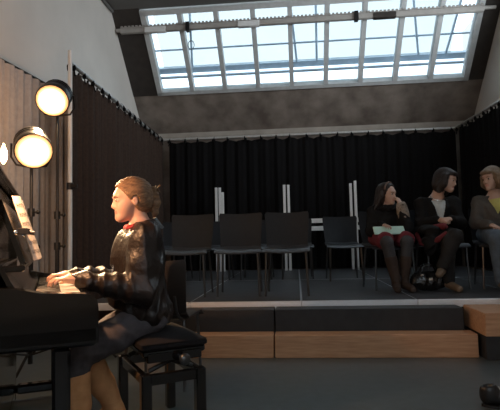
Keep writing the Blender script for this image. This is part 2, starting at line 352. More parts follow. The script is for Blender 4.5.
# ------------------------------------------------------------------ stage platforms and steps
xs = [-1.96, -.965, .03, 1.025, 2.02, 2.83]; ys = [4.45, 6.70, 8.95]; SZ = .40
cn = ['leftmost', 'second from the left', 'third from the left', 'fourth from the left', 'rightmost']
for r_ in range(2):
    for c in range(5):
        t = thing('stage_platform', 'dark grey stage platform in the %s row, %s' % (('front', 'back')[r_], cn[c]), 'stage platform', (xs[c], ys[r_], 0), 0, 'stage platforms')
        w, d = xs[c + 1] - xs[c] - .004, ys[r_ + 1] - ys[r_] - .004
        b = MB(); b.box((w / 2, d / 2, SZ - .011), (w - .016, d - .03, .022), None, 0, .003); b.build('deck', M['stage'], t, smooth=False)
        b = MB()
        for yy in (.011, d - .011): b.box((w / 2, yy, SZ - .034), (w, .022, .066), None, 0, .004); b.box((w / 2, yy + (.004 if yy > .1 else -.004), SZ - .028), (w, .022, .008))
        for xx in (.0035, w - .0035): b.box((xx, d / 2, SZ - .04), (.007, d - .046, .066))
        b.build('edge_frame', M['alu'], t, smooth=False)
        for xx in (.05, w - .05):
            for yy in (.08, d - .08):
                b = MB(); b.tube([(xx, yy, 0), (xx, yy, SZ - .06)], .022, 8); b.build('leg', M['blackmetal'], t)
def stepbox(label, a, b_, m, group):
    t = MB().span(a, b_, 0, .005).build('step_box', m, smooth=False); return setprops(t, label, 'step', group)
stepbox('low plywood step box beside the piano bench, left of the seam', (-1.35, 4.05, 0), (-.205, 4.22, .18), M['wood'], 'plywood step boxes')
stepbox('long low plywood step box in front of the stage, right of the seam', (-.195, 4.05, 0), (1.37, 4.22, .18), M['wood'], 'plywood step boxes')
stepbox('black riser box behind the plywood step, left of the seam', (-1.35, 4.235, 0), (-.205, 4.44, .355), M['blackbox'], 'black riser boxes')
stepbox('long black riser box behind the plywood step, right of the seam', (-.195, 4.235, 0), (1.33, 4.44, .355), M['blackbox'], 'black riser boxes')
stepbox('black box at the right edge carrying a plywood box', (1.395, 3.97, 0), (2.5, 4.43, .178), M['blackbox'], None)
stepbox('plywood box on top of a black box at the right edge', (1.39, 3.94, .18), (2.5, 4.43, .355), M['wood'], None)

# ------------------------------------------------------------------ chairs
def chair_proto(name, label, shell, tube, group, loc, rz):
    t = thing(name, label, 'chair', loc, rz, group)          # local +x is the way the chair faces
    def seat(u, v):
        x = -.20 + .42 * u; y = (v - .5) * (.46 - .03 * (1 - u)); z = .452 - .012 * math.cos((v - .5) * math.pi) - .030 * max(0, (u - .82) / .18) ** 2 + .03 * max(0, (.12 - u) / .12)
        return (x, y, z)
    b = MB(); b.sheet(seat, 16, 12, .012); b.build('seat', M['seat_shell_lit'] if shell is M['plastic'] else shell, t)
    def back(u, v):
        z = .475 + .345 * u; w = .42 + .045 * u - .03 * max(0, (u - .9) / .1) ** 2
        yy = (v - .5) * w; x = -.205 - .075 * u - .02 * math.sin(u * 3.1) - .03 * math.cos((v - .5) * math.pi) + .02
        return (x, yy, z + .010 * (2 * (v - .5)) ** 2 * u)
    b = MB(); b.sheet(back, 14, 12, .010); b.build('backrest', shell, t)
    for sy in (-1, 1):
        b = MB(); b.tube([(.19, sy * .19, .44), (.205, sy * .205, 0)], .011, 8); b.build('leg', tube, t)
        b = MB(); b.tube([(-.17, sy * .185, .44), (-.24, sy * .205, 0)], .011, 8); b.build('leg', tube, t)
    b = MB()
    for sy in (-1, 1): b.tube([(.19, sy * .19, .436), (-.17, sy * .185, .436), (-.225, sy * .172, .455), (-.262, sy * .165, .50), (-.292, sy * .16, .60)], .010, 8)
    b.tube([(.17, -.19, .432), (.17, .19, .432)], .009, 8); b.tube([(-.16, -.185, .432), (-.16, .185, .432)], .009, 8)
    b.build('seat_frame', tube, t)
    return t
F_ = -math.pi / 2
c0 = chair_proto('stacking_chair', 'empty dark stacking chair in the front row nearest the pianist', M['plastic'], M['chrome'], 'front row of empty chairs', (-1.10, 5.02, SZ), F_)
spots = [(-.575, 5.02, 2, 'empty dark stacking chair in the middle of the three front-row chairs', 'front row of empty chairs'),
         (-.10, 5.02, -1, 'empty dark stacking chair at the right end of the three front-row chairs', 'front row of empty chairs'),
         (-1.72, 6.95, 0, 'dark stacking chair in the back row, mostly hidden behind the pianist', 'back row of empty chairs'),
         (-1.12, 6.95, 1, 'back-row stacking chair seen between the first and second front chairs', 'back row of empty chairs'),
         (-.55, 6.95, -1, 'back-row stacking chair seen behind the gap between second and third front chairs', 'back row of empty chairs'),
         (.0, 6.95, 1, 'back-row stacking chair peeking out right of the third front chair', 'back row of empty chairs'),
         (.60, 6.55, 3, 'back-row stacking chair standing alone in front of the white posts', 'back row of empty chairs'),
         (.955, 5.40, 9, 'dark stacking chair under the girl with the mint folder', 'chairs of the audience'),
         (1.50, 5.42, 4, 'dark stacking chair under the woman in the black jacket', 'chairs of the audience'),
         (2.08, 5.40, -8, 'dark stacking chair under the woman in blue jeans', 'chairs of the audience')]
for x, y, a, lab, g in spots:
    c = copy_tree(c0); c.location = (x, y, SZ); c.rotation_euler = (0, 0, F_ + R(a)); c['label'] = lab; c['group'] = g
chair_proto('stacking_chair', 'dark brown chair on the hall floor behind the piano bench', M['brownchair'], M['chrome'], None, (-.925, 3.42, 0), R(88))
# white posts and rails at the back of the stage
t = thing('post_frame', 'white metal rail frame with paired upright posts against the back curtain', 'frame', (0, 8.6, SZ))
for x, h, dy in ((-1.37, 1.46, 0), (-1.31, 1.46, .02), (-1.265, 1.38, .05), (-.185, 1.47, 0), (-.115, 1.47, .02), (.945, 1.46, .03), (1.02, 1.50, 0)):
    b = MB(); b.box((x, dy, h / 2), (.045, .03, h), None, 0, .004); b.build('post', M['whitemetal'], t, smooth=False)
for z in (.705, .835):
    b = MB(); b.box((.42, -.03, z), (1.30, .03, .075), None, 0, .004); b.build('rail', M['whitemetal'], t, smooth=False)

# ------------------------------------------------------------------ piano (local: x along the keys from the near end, y into the piano, z up)
PA = R(27); PN = Vector((math.cos(PA), math.sin(PA), 0)); PK = Vector((-math.sin(PA), math.cos(PA), 0)); PO = Vector((-.76, 1.87, 0))
pi_ = thing('upright_piano', 'black lacquered upright piano cut off by the left edge of the photo', 'piano')
mw = Matrix.Identity(4)
for i in range(3): mw[i][0] = PK[i]; mw[i][1] = -PN[i]; mw[i][2] = (0, 0, 1)[i]; mw[i][3] = PO[i]
pi_.matrix_world = mw
PW = 1.46
b = MB(); b.span((.02, .39, .05), (PW - .02, .64, 1.22), 0, .006); b.span((0, .365, 0), (.035, .66, 1.23), 0, .006); b.span((PW - .035, .365, 0), (PW, .66, 1.23), 0, .006)
b.build('case', M['piano'], pi_, smooth=False)
b = MB(); b.span((-.012, .35, 1.23), (PW + .012, .67, 1.26), 0, .01); b.build('top_lid', M['piano'], pi_, smooth=False)
b = MB(); b.span((.04, .365, .08), (PW - .04, .385, .56), 0, .004); b.build('lower_panel', M['piano'], pi_, smooth=False)
b = MB(); b.span((.0, .0, .56), (PW, .39, .635), 0, .01); b.build('key_bed', M['piano'], pi_, smooth=False)
b = MB(); b.span((.06, .015, .635), (PW - .06, .045, .715), 0, .006); b.build('key_slip', M['piano'], pi_, smooth=False)
for x0 in (0, PW - .07):
    b = MB()
    prof = [(.39, .58), (.39, .80), (.30, .79), (.20, .768), (.05, .758), (.02, .750), (.004, .73), (0, .70), (0, .58)]
    vs = [(x0, y, z) for y, z in prof] + [(x0 + .07, y, z) for y, z in prof]; n = len(prof)
    b.add(vs, [list(range(n)), list(range(2 * n - 1, n - 1, -1))] + [[i, (i + 1) % n, n + (i + 1) % n, n + i] for i in range(n)])
    b.build('cheek', M['piano'], pi_, angle=50)
kw = (PW - .16) / 52
for k in range(52):
    b = MB(); b.span((.08 + k * kw + .0006, .048, .69), (.08 + (k + 1) * kw - .0006, .232, .735), 0, .002); b.build('white_key', M['ivory'], pi_, smooth=False)
for k in range(51):
    if (k % 7) in (0, 2, 3, 5, 6):
        x = .08 + (k + 1) * kw; b = MB(); b.span((x - .006, .13, .73), (x + .006, .232, .748), 0, .002); b.build('black_key', M['ebony'], pi_, smooth=False)
def fall(u, v):
    return (.075 + (PW - .15) * v,   .238 + .11 * u, .745 + .13 * u - .04 * math.sin(u * 3.1))
b = MB(); b.sheet(fall, 8, 4, .018); b.build('fallboard', M['piano'], pi_)
b = MB(); b.span((.10, .262, .845), (PW - .10, .39, .870), 0, .006); b.build('desk_ledge', M['piano'], pi_, smooth=False)
def desk(u, v): return (.28 + .90 * v, .275 + .095 * u, .865 + .27 * u)
b = MB(); b.sheet(desk, 6, 4, .022); b.build('music_desk', M['piano'], pi_)
b = MB(); b.box((.50, .285, 1.01), (.06, .05, .03), None, 0, .004); b.tube([(.50, .31, 1.01), (.50, .24, 1.0)], .009, 8); b.build('page_clip', M['blackmetal'], pi_)
for x0 in (.01, PW - .08):
    b = MB(); b.span((x0, .10, .09), (x0 + .07, .165, .56), 0, .012); b.build('leg', M['piano'], pi_, smooth=False)
    b = MB(); b.span((x0, .03, .045), (x0 + .07, .365, .10), 0, .012); tb = b.build('toe_block', M['piano'], pi_, smooth=False)
    b = MB(); b.tube([(x0 + .022, .08, .024), (x0 + .048, .08, .024)], .022, 12); b.tube([(x0 + .035, .075, .03), (x0 + .035, .075, .06)], .012, 8); b.build('caster', M['brass'], tb)
b = MB(); b.span((.1, .365, .03), (PW - .1, .39, .10)); b.build('bottom_rail', M['piano'], pi_, smooth=False)
for x0 in (PW / 2 - .09, PW / 2, PW / 2 + .09):
    b = MB(); b.box((x0, .30, .06), (.03, .12, .012), None, 0, .004); b.ball((x0, .245, .06), (.02, .03, .009)); b.build('pedal', M['brass'], pi_)
for x0 in (.31, .33, 1.1):
    b = MB(); b.ball((x0, .31, 1.0), (.010, .010, .010)); b.build('hinge_pin', M['silver'], pi_)
pl_ = thing('piano_lamp', 'small glowing warm lamp on the piano top at the left edge of the photo', 'lamp')
pl_.matrix_world = mw @ Matrix.Translation((.35, .42, 1.26))
b = MB(); b.tube([(0, 0, 0), (0, 0, .012), (0, 0, .016)], [.04, .04, .01], 16); b.tube([(0, 0, .01), (0, 0, .045)], .010, 10); b.build('base', M['brass'], pl_)
b = MB(); b.tube([(0, 0, .04), (0, -.005, .065), (0, -.03, .078), (0, -.055, .078)], .005, 8); b.build('gooseneck', M['brass'], pl_)
b = MB(); b.tube([(0, -.06, .036), (0, -.06, .05), (0, -.06, .075), (0, -.06, .10), (0, -.06, .125)], [.004, .012, .016, .010, .002], 12); b.build('bulb', M['lens'], pl_)
l = bpy.data.lights.new('bulb_light', 'POINT'); l.energy = 33.0; l.color = (1.0, .50, .24); l.shadow_soft_size = .02
lo = bpy.data.objects.new('bulb_light', l); COL.objects.link(lo); lo.parent = pl_; lo.location = (0, -.10, .085)
# sheet music
sm = thing('sheet_music', 'open white sheet music leaning on the piano music desk', 'sheet music')
sm.matrix_world = mw.copy()
for sgn, nm in ((-1, 'page'), (1, 'page')):
    def page(u, v, off=0):
        x = .74 + sgn * .225 * v; bow = .035 * math.sin(min(1, v * 1.1) * math.pi) + .012 * v
        return (x, .252 + .095 * u - (bow + off) * .93, .872 + .30 * u - (bow + off) * -.2)
    b = MB(); b.sheet(page, 8, 14, .003); pg = b.build(nm, M['paper'], sm)
    b = MB()
    for row in range(6):
        for ln in range(4):
            u0 = .10 + row * .145 + ln * .016
            b.sheet(lambda u, v: page(u0 + u * .004, .08 + .84 * v, .003), 2, 14)
        for k in range(16):
            u0 = .10 + row * .145 + random.uniform(0, .05); v0 = .1 + .8 * k / 16
            b.sheet(lambda u, v: page(u0 + u * .018, v0 + .02 * v, .0032), 2, 2)
    b.build('staves', M['ink'], pg)
# ------------------------------------------------------------------ piano bench
BA = R(32)
bn = thing('piano_bench', 'black adjustable piano bench with velvet seat under the pianist', 'bench', (-.735, 2.61, 0), BA)   # local x towards the room, y along the keyboard
b = MB()
def cushion(u, v):
    a, c = 2 * (u - .5), 2 * (v - .5); h = .03 * (1 - abs(a) ** 5) * (1 - abs(c) ** 5)
    return (.165 * a, .28 * c, .470 + h)
b.sheet(cushion, 20, 24); b.box((0, 0, .455), (.33, .56, .034), None, 0, .01); b.build('seat_cushion', M['velvet'], bn)
b = MB(); b.box((0, 0, .425), (.31, .54, .03), None, 0, .006)
b.box((0, -.262, .405), (.27, .02, .045), None, 0, .004); b.box((0, .262, .405), (.27, .02, .045), None, 0, .004); b.build('seat_frame', M['piano'], bn, smooth=False)
for sx in (-1, 1):
    for sy in (-1, 1):
        b = MB(); b.box((sx * .135, sy * .24, .165), (.05, .05, .33), None, 0, .006); b.build('leg', M['piano'], bn, smooth=False)
b = MB()
for sy in (-1, 1): b.box((0, sy * .24, .30), (.27, .03, .05), None, 0, .004)
for sx in (-1, 1): b.box((sx * .135, 0, .30), (.03, .48, .05), None, 0, .004)
b.build('stretcher', M['piano'], bn, smooth=False)
for sy in (-1, 1):
    b = MB(); b.tube([(-.11, sy * .20, .33), (.10, sy * .20, .41)], .012, 8); b.tube([(.11, sy * .20, .33), (-.10, sy * .20, .41)], .012, 8); b.build('lift_scissor', M['blackmetal'], bn)
for sy in (-1, 1):
    b = MB(); b.tube([(.03, sy * .26, .395), (.03, sy * .32, .395)], [.012, .012], 10); b.ball((.03, sy * .325, .395), (.028, .018, .028)); b.build('knob', M['chrome'], bn)

# ------------------------------------------------------------------ stage lamps
def lamp(xyz, target, label, stand_label, body=.20, lensr=.122, energy=LAMP_POWER):
    p = Vector(xyz); fw = (Vector(target) - p).normalized()
    q = fw.to_track_quat('X', 'Z').to_matrix()
    st = thing('light_stand', stand_label, 'stand', (p.x, p.y, 0))
    off = q @ Vector((-.12, 0, -.16))          # the stand's tip meets the middle of the lamp's yoke
    o2 = Vector((off.x, off.y, 0)); top = p.z + off.z
    b = MB(); b.tube([(o2.x, o2.y, .10), (o2.x, o2.y, .95)], .017, 10); b.tube([(o2.x, o2.y, .9), (o2.x, o2.y, top)], .012, 10); b.build('pole', M['blackmetal'], st)
    for h in (.62, .93, 1.18):
        if h < top: b = MB(); b.tube([(o2.x, o2.y, h - .03), (o2.x, o2.y, h + .03)], .026, 10); b.tube([(o2.x, o2.y, h), (o2.x + .06, o2.y - .02, h)], .008, 8); b.ball((o2.x + .065, o2.y - .022, h), .016); b.build('clamp_knob', M['blackmetal'], st)
    for k in range(3):
        a = 2 * math.pi * k / 3 + .35; e = Vector((math.cos(a), math.sin(a), 0)) * .46
        b = MB(); b.tube([(o2.x, o2.y, .50), (o2.x + e.x, o2.y + e.y, .012)], .011, 8); b.tube([(o2.x, o2.y, .16), (o2.x + e.x * .55, o2.y + e.y * .55, .23)], .007, 6); b.build('leg', M['blackmetal'], st)
    t = thing('spotlight', label, 'lamp', p)
    m4 = q.to_4x4(); m4.translation = p; t.matrix_world = m4
    b = MB(); b.tube([(-.24, 0, 0), (-.22, 0, 0), (-.05, 0, 0), (-.03, 0, 0), (-.002, 0, 0)], [.06, .10, .13, .132, .130], 24)
    for xx in (-.20, -.16, -.12): b.tube([(xx - .008, 0, 0), (xx + .008, 0, 0)], .122, 20)
    b.build('housing', M['blackmetal'], t)
    b = MB(); b.ball((.002, 0, 0), (.03, lensr, lensr), None, 20); b.build('lens', M['lamp_glass'], t)
    for k, (dy, dz) in enumerate(((1, 0), (-1, 0), (0, 1))[:0]):
        y0 = .115
        if dy: vs = [(0, dy * y0, -.10), (0, dy * y0, .10), (.12, dy * (y0 + .075), .13), (.12, dy * (y0 + .075), -.13)]
        else: vs = [(0, -.10, dz * y0), (0, .10, dz * y0), (.12, .13, dz * (y0 + .085)), (.12, -.13, dz * (y0 + .085))]
        def door(u, v): a = Vector(vs[0]).lerp(Vector(vs[1]), v); c = Vector(vs[3]).lerp(Vector(vs[2]), v); return a.lerp(c, u)
        b = MB(); b.sheet(door, 3, 3, .004); b.build('barn_door', M['blackmetal'], t)
    b = MB(); b.tube([(-.16, .135, 0), (-.16, .135, -.1), (-.13, .10, -.15), (-.12, 0, -.16), (-.13, -.10, -.15), (-.16, -.135, -.1), (-.16, -.135, 0)], .008, 8); b.build('yoke', M['blackmetal'], t)
    l = bpy.data.lights.new('lamp_beam', 'SPOT'); l.energy = energy; l.color = (1.0, .66, .36); l.spot_size = R(76); l.spot_blend = .6; l.shadow_soft_size = .05
    lo = bpy.data.objects.new('lamp_beam', l); COL.objects.link(lo); lo.parent = t; lo.location = (.06, 0, 0)
    lo.rotation_euler = Vector((1, 0, 0)).to_track_quat('-Z', 'Y').to_euler()
    l = bpy.data.lights.new('curtain_glow_fill', 'SPOT'); l.energy = 9; l.color = (1.0, .50, .20); l.spot_size = R(165); l.spot_blend = .6; l.shadow_soft_size = .05     # added warm spot on the curtain behind, imitating the lamp's glow
    lo = bpy.data.objects.new('curtain_glow_fill', l); COL.objects.link(lo); lo.parent = t; lo.matrix_parent_inverse = m4.inverted()
    lo.matrix_world = Matrix.Translation(p - fw * .20 + Vector((-.16, .06, .04))) @ Vector((-1, .35, .1)).to_track_quat('-Z', 'Y').to_matrix().to_4x4()
    l = bpy.data.lights.new('spill_fill', 'POINT'); l.energy = 9.0; l.color = (1.0, .62, .30); l.shadow_soft_size = .04      # added point light spilling sideways, to put the lamp's glow on the curtains
    lo = bpy.data.objects.new('spill_fill', l); COL.objects.link(lo); lo.parent = t; lo.location = (.09, 0, 0)
TG = (-1.0, 2.1, .85)
lamp((-1.815, 3.32, 1.60), TG, 'lower glowing stage spotlight, left of the other lamp', 'black tripod stand under the lower stage spotlight')
lamp((-1.885, 3.72, 2.075), (-1.35, 1.6, .75), 'upper glowing stage spotlight beside the pale steel pole', 'black tripod stand under the upper stage spotlight')

# ------------------------------------------------------------------ signed-distance modelling for bodies and clothes
def surface_nets(D, org, h):
    nx, ny, nz = D.shape; neg = D < 0
    c = [neg[i:nx - 1 + i, j:ny - 1 + j, k:nz - 1 + k] for i in (0, 1) for j in (0, 1) for k in (0, 1)]
    s = sum(a.astype(np.int8) for a in c); act = (s > 0) & (s < 8)
    I = np.argwhere(act); vid = -np.ones(act.shape, np.int64); vid[act] = np.arange(len(I))
    acc = np.zeros((len(I), 3)); cnt = np.zeros(len(I))
    for ax in range(3):
        for p in (0, 1):
            for q in (0, 1):
                o = [0, 0, 0]; oth = [a for a in range(3) if a != ax]; o[oth[0]] = p; o[oth[1]] = q
                a = I + o; e = np.array(o); e[ax] += 1; bb = I + e
                da = D[a[:, 0], a[:, 1], a[:, 2]]; db = D[bb[:, 0], bb[:, 1], bb[:, 2]]
                m = (da < 0) != (db < 0); t = np.where(m, da / np.where(m, da - db, 1), 0)
                pt = np.array(o, float)[None].repeat(len(I), 0); pt[:, ax] += t
                acc[m] += pt[m]; cnt[m] += 1
    V = (I + acc / cnt[:, None]) * h + org
    F = []
    for ax in range(3):
        oth = [a for a in range(3) if a != ax]
        sl0 = [slice(None)] * 3; sl1 = [slice(None)] * 3; sl0[ax] = slice(0, -1); sl1[ax] = slice(1, None)
        a = neg[tuple(sl0)]; bb = neg[tuple(sl1)]; E = np.argwhere(a != bb)
        ok = np.ones(len(E), bool)
        for t_ in oth: ok &= (E[:, t_] >= 1) & (E[:, t_] < D.shape[t_] - 1)
        E = E[ok]; flip = a[E[:, 0], E[:, 1], E[:, 2]]
        d1 = np.zeros(3, int); d1[oth[0]] = 1; d2 = np.zeros(3, int); d2[oth[1]] = 1
        g = lambda X: vid[X[:, 0], X[:, 1], X[:, 2]]
        q = np.stack([g(E - d1 - d2), g(E - d2), g(E), g(E - d1)], 1)
        if ax == 1: flip = ~flip
        q[~flip] = q[~flip][:, ::-1]; F.append(q)
    return V, np.concatenate(F)
class Sdf:
    def __init__(s): s.p = []; s.post = []
    def cap(s, a, b, ra, rb=None, k=.02, op='add'):
        a, b = np.array(a, float), np.array(b, float); rb = ra if rb is None else rb
        def f(P):
            ab = b - a; t = np.clip(((P - a) @ ab) / max(ab @ ab, 1e-12), 0, 1)
            return np.linalg.norm(P - a - t[..., None] * ab, axis=-1) - (ra + (rb - ra) * t)
        m = max(ra, rb); s.p.append((f, np.minimum(a, b) - m, np.maximum(a, b) + m, op, k)); return s
    def chain(s, pts, rs, k=.02, op='add'):
        for i in range(len(pts) - 1): s.cap(pts[i], pts[i + 1], rs[i], rs[i + 1], k, op)
        return s
    def ell(s, c, r, rot=None, k=.02, op='add'):
        c, r = np.array(c, float), np.array(r, float); Q = np.eye(3) if rot is None else np.array(rot)
        def f(P):
            q = (P - c) @ Q; k0 = np.linalg.norm(q / r, axis=-1); k1 = np.linalg.norm(q / r ** 2, axis=-1)
            return k0 * (k0 - 1) / np.maximum(k1, 1e-6)
        m = r.max(); s.p.append((f, c - m, c + m, op, k)); return s
    def cut(s, p, n, k=.0):            # keep the side the normal points to
        p, n = np.array(p, float), np.array(n, float); n = n / np.linalg.norm(n); s.post.append(lambda P, D: np.maximum(D, -((P - p) @ n))); return s
    def cutlocal(s, fn): s.post.append(lambda P, D: np.maximum(D, fn(P))); return s
    def disp(s, fn): s.post.append(lambda P, D: D + fn(P)); return s
    def build(s, name, mats, parent, h=.006, classify=None):
        add = [p for p in s.p if p[3] == 'add']
        lo = np.min([p[1] for p in add], 0) - .03; hi = np.max([p[2] for p in add], 0) + .03
        n = np.ceil((hi - lo) / h).astype(int) + 1
        D = np.full(n, .5, np.float64); ax = [lo[i] + h * np.arange(n[i]) for i in range(3)]
        for f, a, b, op, k in s.p:
            mg = k + 4 * h
            i0 = np.maximum(((a - mg - lo) / h).astype(int), 0); i1 = np.minimum(((b + mg - lo) / h).astype(int) + 2, n)
            if (i1 <= i0).any(): continue
            sl = tuple(slice(i0[i], i1[i]) for i in range(3))
            P = np.stack(np.meshgrid(*[ax[i][sl[i]] for i in range(3)], indexing='ij'), -1)
            d = f(P); c = D[sl]
            if op == 'add':
                hh = np.maximum(k - np.abs(c - d), 0) / max(k, 1e-9); D[sl] = np.minimum(c, d) - hh * hh * k * .25
            else:
                d = -d; hh = np.maximum(k - np.abs(c - d), 0) / max(k, 1e-9); D[sl] = np.maximum(c, d) + hh * hh * k * .25
        if s.post:
            P = np.stack(np.meshgrid(*ax, indexing='ij'), -1); near = np.abs(D) < .08
            Q = P[near]; dv = D[near]
            for fn in s.post: dv = fn(Q, dv)
            D[near] = dv
        V, F = surface_nets(D, lo, h)
        # two passes of smoothing
        A = np.concatenate([F[:, [0, 1]], F[:, [1, 2]], F[:, [2, 3]], F[:, [3, 0]]])
        for lam in (.5, -.45, .4):
            acc = np.zeros_like(V); cn = np.zeros(len(V)); np.add.at(acc, A[:, 0], V[A[:, 1]]); np.add.at(cn, A[:, 0], 1); np.add.at(acc, A[:, 1], V[A[:, 0]]); np.add.at(cn, A[:, 1], 1)
            V = V + lam * (acc / np.maximum(cn, 1)[:, None] - V)
        me = bpy.data.meshes.new(name); me.from_pydata(V.tolist(), [], F.tolist()); me.update()
        me.polygons.foreach_set('use_smooth', [True] * len(F))
        for m in (mats if isinstance(mats, (list, tuple)) else [mats]): me.materials.append(m)
        if classify is not None:
            me.polygons.foreach_set('material_index', classify(V[F].mean(1)).astype(np.int32).tolist())
        o = bpy.data.objects.new(name, me); COL.objects.link(o); o.parent = parent; return o
def folds(amp, f1=38, f2=61, seed=0):
    r = np.random.default_rng(seed); A = r.normal(size=(6, 3)); A /= np.linalg.norm(A, axis=1)[:, None]; ph = r.uniform(0, 6.28, 6)
    def fn(P):
        w = np.sin(P @ A[0] * 17 + ph[0]) + np.sin(P @ A[1] * 23 + ph[1])
        a = np.abs(np.sin(P @ A[2] * f1 * .5 + 1.3 * w + ph[2])); c = np.abs(np.sin(P @ A[3] * f2 * .5 + 1.1 * w + ph[3]))
        return amp * ((a - .6) + .6 * (c - .6))
    return fn
class Head:
    """local head axes: f forward, l left, u up, as columns of Q"""
    def __init__(s, c, yaw=0, pitch=0, roll=0, k=1.0):
        s.c = np.array(c, float); s.k = k
        s.Q = np.array((Matrix.Rotation(R(yaw), 3, 'Z') @ Matrix.Rotation(R(pitch), 3, 'Y') @ Matrix.Rotation(R(roll), 3, 'X')))
    def p(s, f, l, u): return s.c + s.Q @ (np.array([f, l, u]) * s.k)
    def loc(s, P): return ((P - s.c) @ s.Q) / s.k
    def add(s, d, neck):
        k = s.k; E = lambda c, r, kk=.02, op='add': d.ell(s.p(*c), np.array(r) * k, s.Q, kk * k, op)
        E((-.008, 0, .035), (.098, .074, .085)); E((.038, 0, -.032), (.054, .052, .074), .03); E((.070, 0, -.090), (.025, .026, .024), .028)
        E((.048, .028, -.028), (.032, .023, .030), .025); E((.048, -.028, -.028), (.032, .023, .030), .025)
        E((.072, 0, .030), (.024, .050, .022), .02)
        for sg in (-1, 1):
            E((.101, sg * .034, .004), (.019, .018, .012), .014, 'sub')
            E((.080, sg * .032, .003), (.012, .015, .011), .008)
            E((-.006, sg * .074, -.006), (.017, .009, .027), .008); E((-.002, sg * .083, -.004), (.007, .004, .013), .005, 'sub')
        d.cap(s.p(.089, 0, .006), s.p(.104, 0, -.027), .008 * k, .0095 * k, .014 * k)
        d.cap(s.p(.094, .011, -.034), s.p(.094, -.011, -.034), .008 * k, .008 * k, .008 * k)
        E((.085, 0, -.054), (.012, .021, .006), .006); E((.083, 0, -.064), (.012, .018, .007), .006)
        E((.099, 0, -.059), (.006, .028, .0022), .004, 'sub')
        d.cap(s.p(-.026, 0, -.05), neck, .046 * k, .045 * k, .016)
    def classify(s, P):
        q = s.loc(P); out = np.zeros(len(P), int)
        lip = (q[:, 0] > .078) & (q[:, 0] < .098) & (np.abs(q[:, 1]) < .022) & (q[:, 2] < -.049) & (q[:, 2] > -.071); out[lip] = 1
        ck = (((q[:, 2] + .032) / .026) ** 2 + ((q[:, 0] - .050) / .030) ** 2 < 1) & (np.abs(q[:, 1]) > .036); out[ck] = 2
        return out
    def eyes(s, parent, browm):
        k = s.k; Q = Matrix([list(r) for r in s.Q])
        for sg in (-1, 1):
            b = MB(); b.ball(s.p(.080, sg * .032, .003), (.0122 * k, .0145 * k, .0095 * k), Q, 14, 0); o = b.build('eye', M['eyewhite'], parent)
            b = MB(); b.ball(s.p(.0885, sg * .032, .003), (.005 * k, .0090 * k, .0080 * k), Q, 12); b.build('iris', M['iris'], o)
            b = MB(); b.tube([s.p(.098, sg * .014, .019), s.p(.0965, sg * .030, .0255), s.p(.083, sg * .048, .019)], [.003 * k, .0042 * k, .0025 * k], 8); b.build('eyebrow', browm, parent)
def hand(d, wrist, fwd, down, side, k=1.0, curl=(.25, .5, .5), spread=.16, thumb=1):
    """a palm, four unequal bent fingers and a thumb leaving the side of the palm"""
    w = np.array(wrist, float); f = np.array(fwd, float); f /= np.linalg.norm(f); dn = np.array(down, float); dn -= f * (dn @ f); dn /= np.linalg.norm(dn)
    s = np.cross(f, dn) * side                       # towards the thumb
    pc = w + f * .045 * k
    d.ell(pc, (.050 * k, .036 * k, .016 * k), np.stack([f, s, dn], 1), .014)
    d.cap(w - f * .02 * k, pc, .021 * k, .022 * k, .015)
    for i, (o, L) in enumerate(((.026, .072), (.009, .080), (-.009, .075), (-.026, .058))):
        a = w + f * (.080 - .006 * abs(i - 1)) * k + s * o * k; dr = f + s * spread * (1.3 - i) * .5; dr /= np.linalg.norm(dr); ang = 0; pts = [a - dr * .02 * k]
        pts.append(a)
        for seg, c in zip((.45, .31, .24), curl):
            ang += c; v = dr * math.cos(ang) + dn * math.sin(ang); pts.append(pts[-1] + v * L * seg * k)
        d.chain(pts, [.0095 * k, .0090 * k, .0083 * k, .0075 * k, .0065 * k], .004)
    a = w + f * .020 * k + s * .026 * k; p1 = a + (f * .5 + s * .75 + dn * .25) * .032 * k; p2 = p1 + (f * .85 + s * .35 + dn * .35) * .028 * k; p3 = p2 + (f * .95 + dn * .35) * .022 * k
    d.chain([w + f * .012 * k + s * .012 * k, a, p1, p2, p3], [.014 * k, .0125 * k, .011 * k, .0095 * k, .0075 * k], .006)

# ------------------------------------------------------------------ the pianist (local x forward, y to her left, z up)
pg_ = thing('person', 'girl in a black leather jacket playing the piano, hair in a bun', 'person', (-.74, 2.605, 0), R(180 + 29))
HD = Head((.128, 0, 1.164), 0, 3, 0, .95)
shL, shR = (.085, .150, .960), (.085, -.150, .960); elL, elR = (.115, .205, .715), (.125, -.20, .725)
wrL, wrR = (.405, .125, .778), (.405, -.105, .785)
hiL, hiR = (.055, .085, .570), (.055, -.085, .570); knL, knR = (.415, .115, .425), (.36, -.08, .415)
anL, anR = (.405, .115, .09), (.215, -.075, .11)
d = Sdf()
HD.add(d, (.075, 0, 1.01))
d.cap((.075, 0, 1.02), (.085, 0, .96), .055, .07, .03).ell((.10, 0, .88), (.095, .155, .16), None, .05)  .ell((.07, 0, .60), (.075, .145, .08), None, .05).cap((.10, 0, .85), (.08, 0, .62), .09, .085, .05)
for sh, el, wr in ((shL, elL, wrL), (shR, elR, wrR)): d.chain([(.075, sh[1] * .5, .965), sh, el, wr], [.045, .050, .042, .026], .03)
for hi, kn, an in ((hiL, knL, anL), (hiR, knR, anR)):
    d.chain([hi, kn, an], [.066, .045, .034], .03); d.cap((an[0] - .02, an[1], an[2] - .04), (an[0] + .13, an[1], .04), .035, .03, .03)
hand(d, wrL, (1, .02, .10), (.25, 0, -1), -1, .92, (.15, .55, .6)); hand(d, wrR, (1, -.02, .10), (.25, 0, -1), 1, .92, (.15, .55, .6))
body = d.build('body', [M['skin_girl'], M['lips'], M['skin_girl']], pg_, .005, HD.classify)
HD.eyes(body, M['brow'])
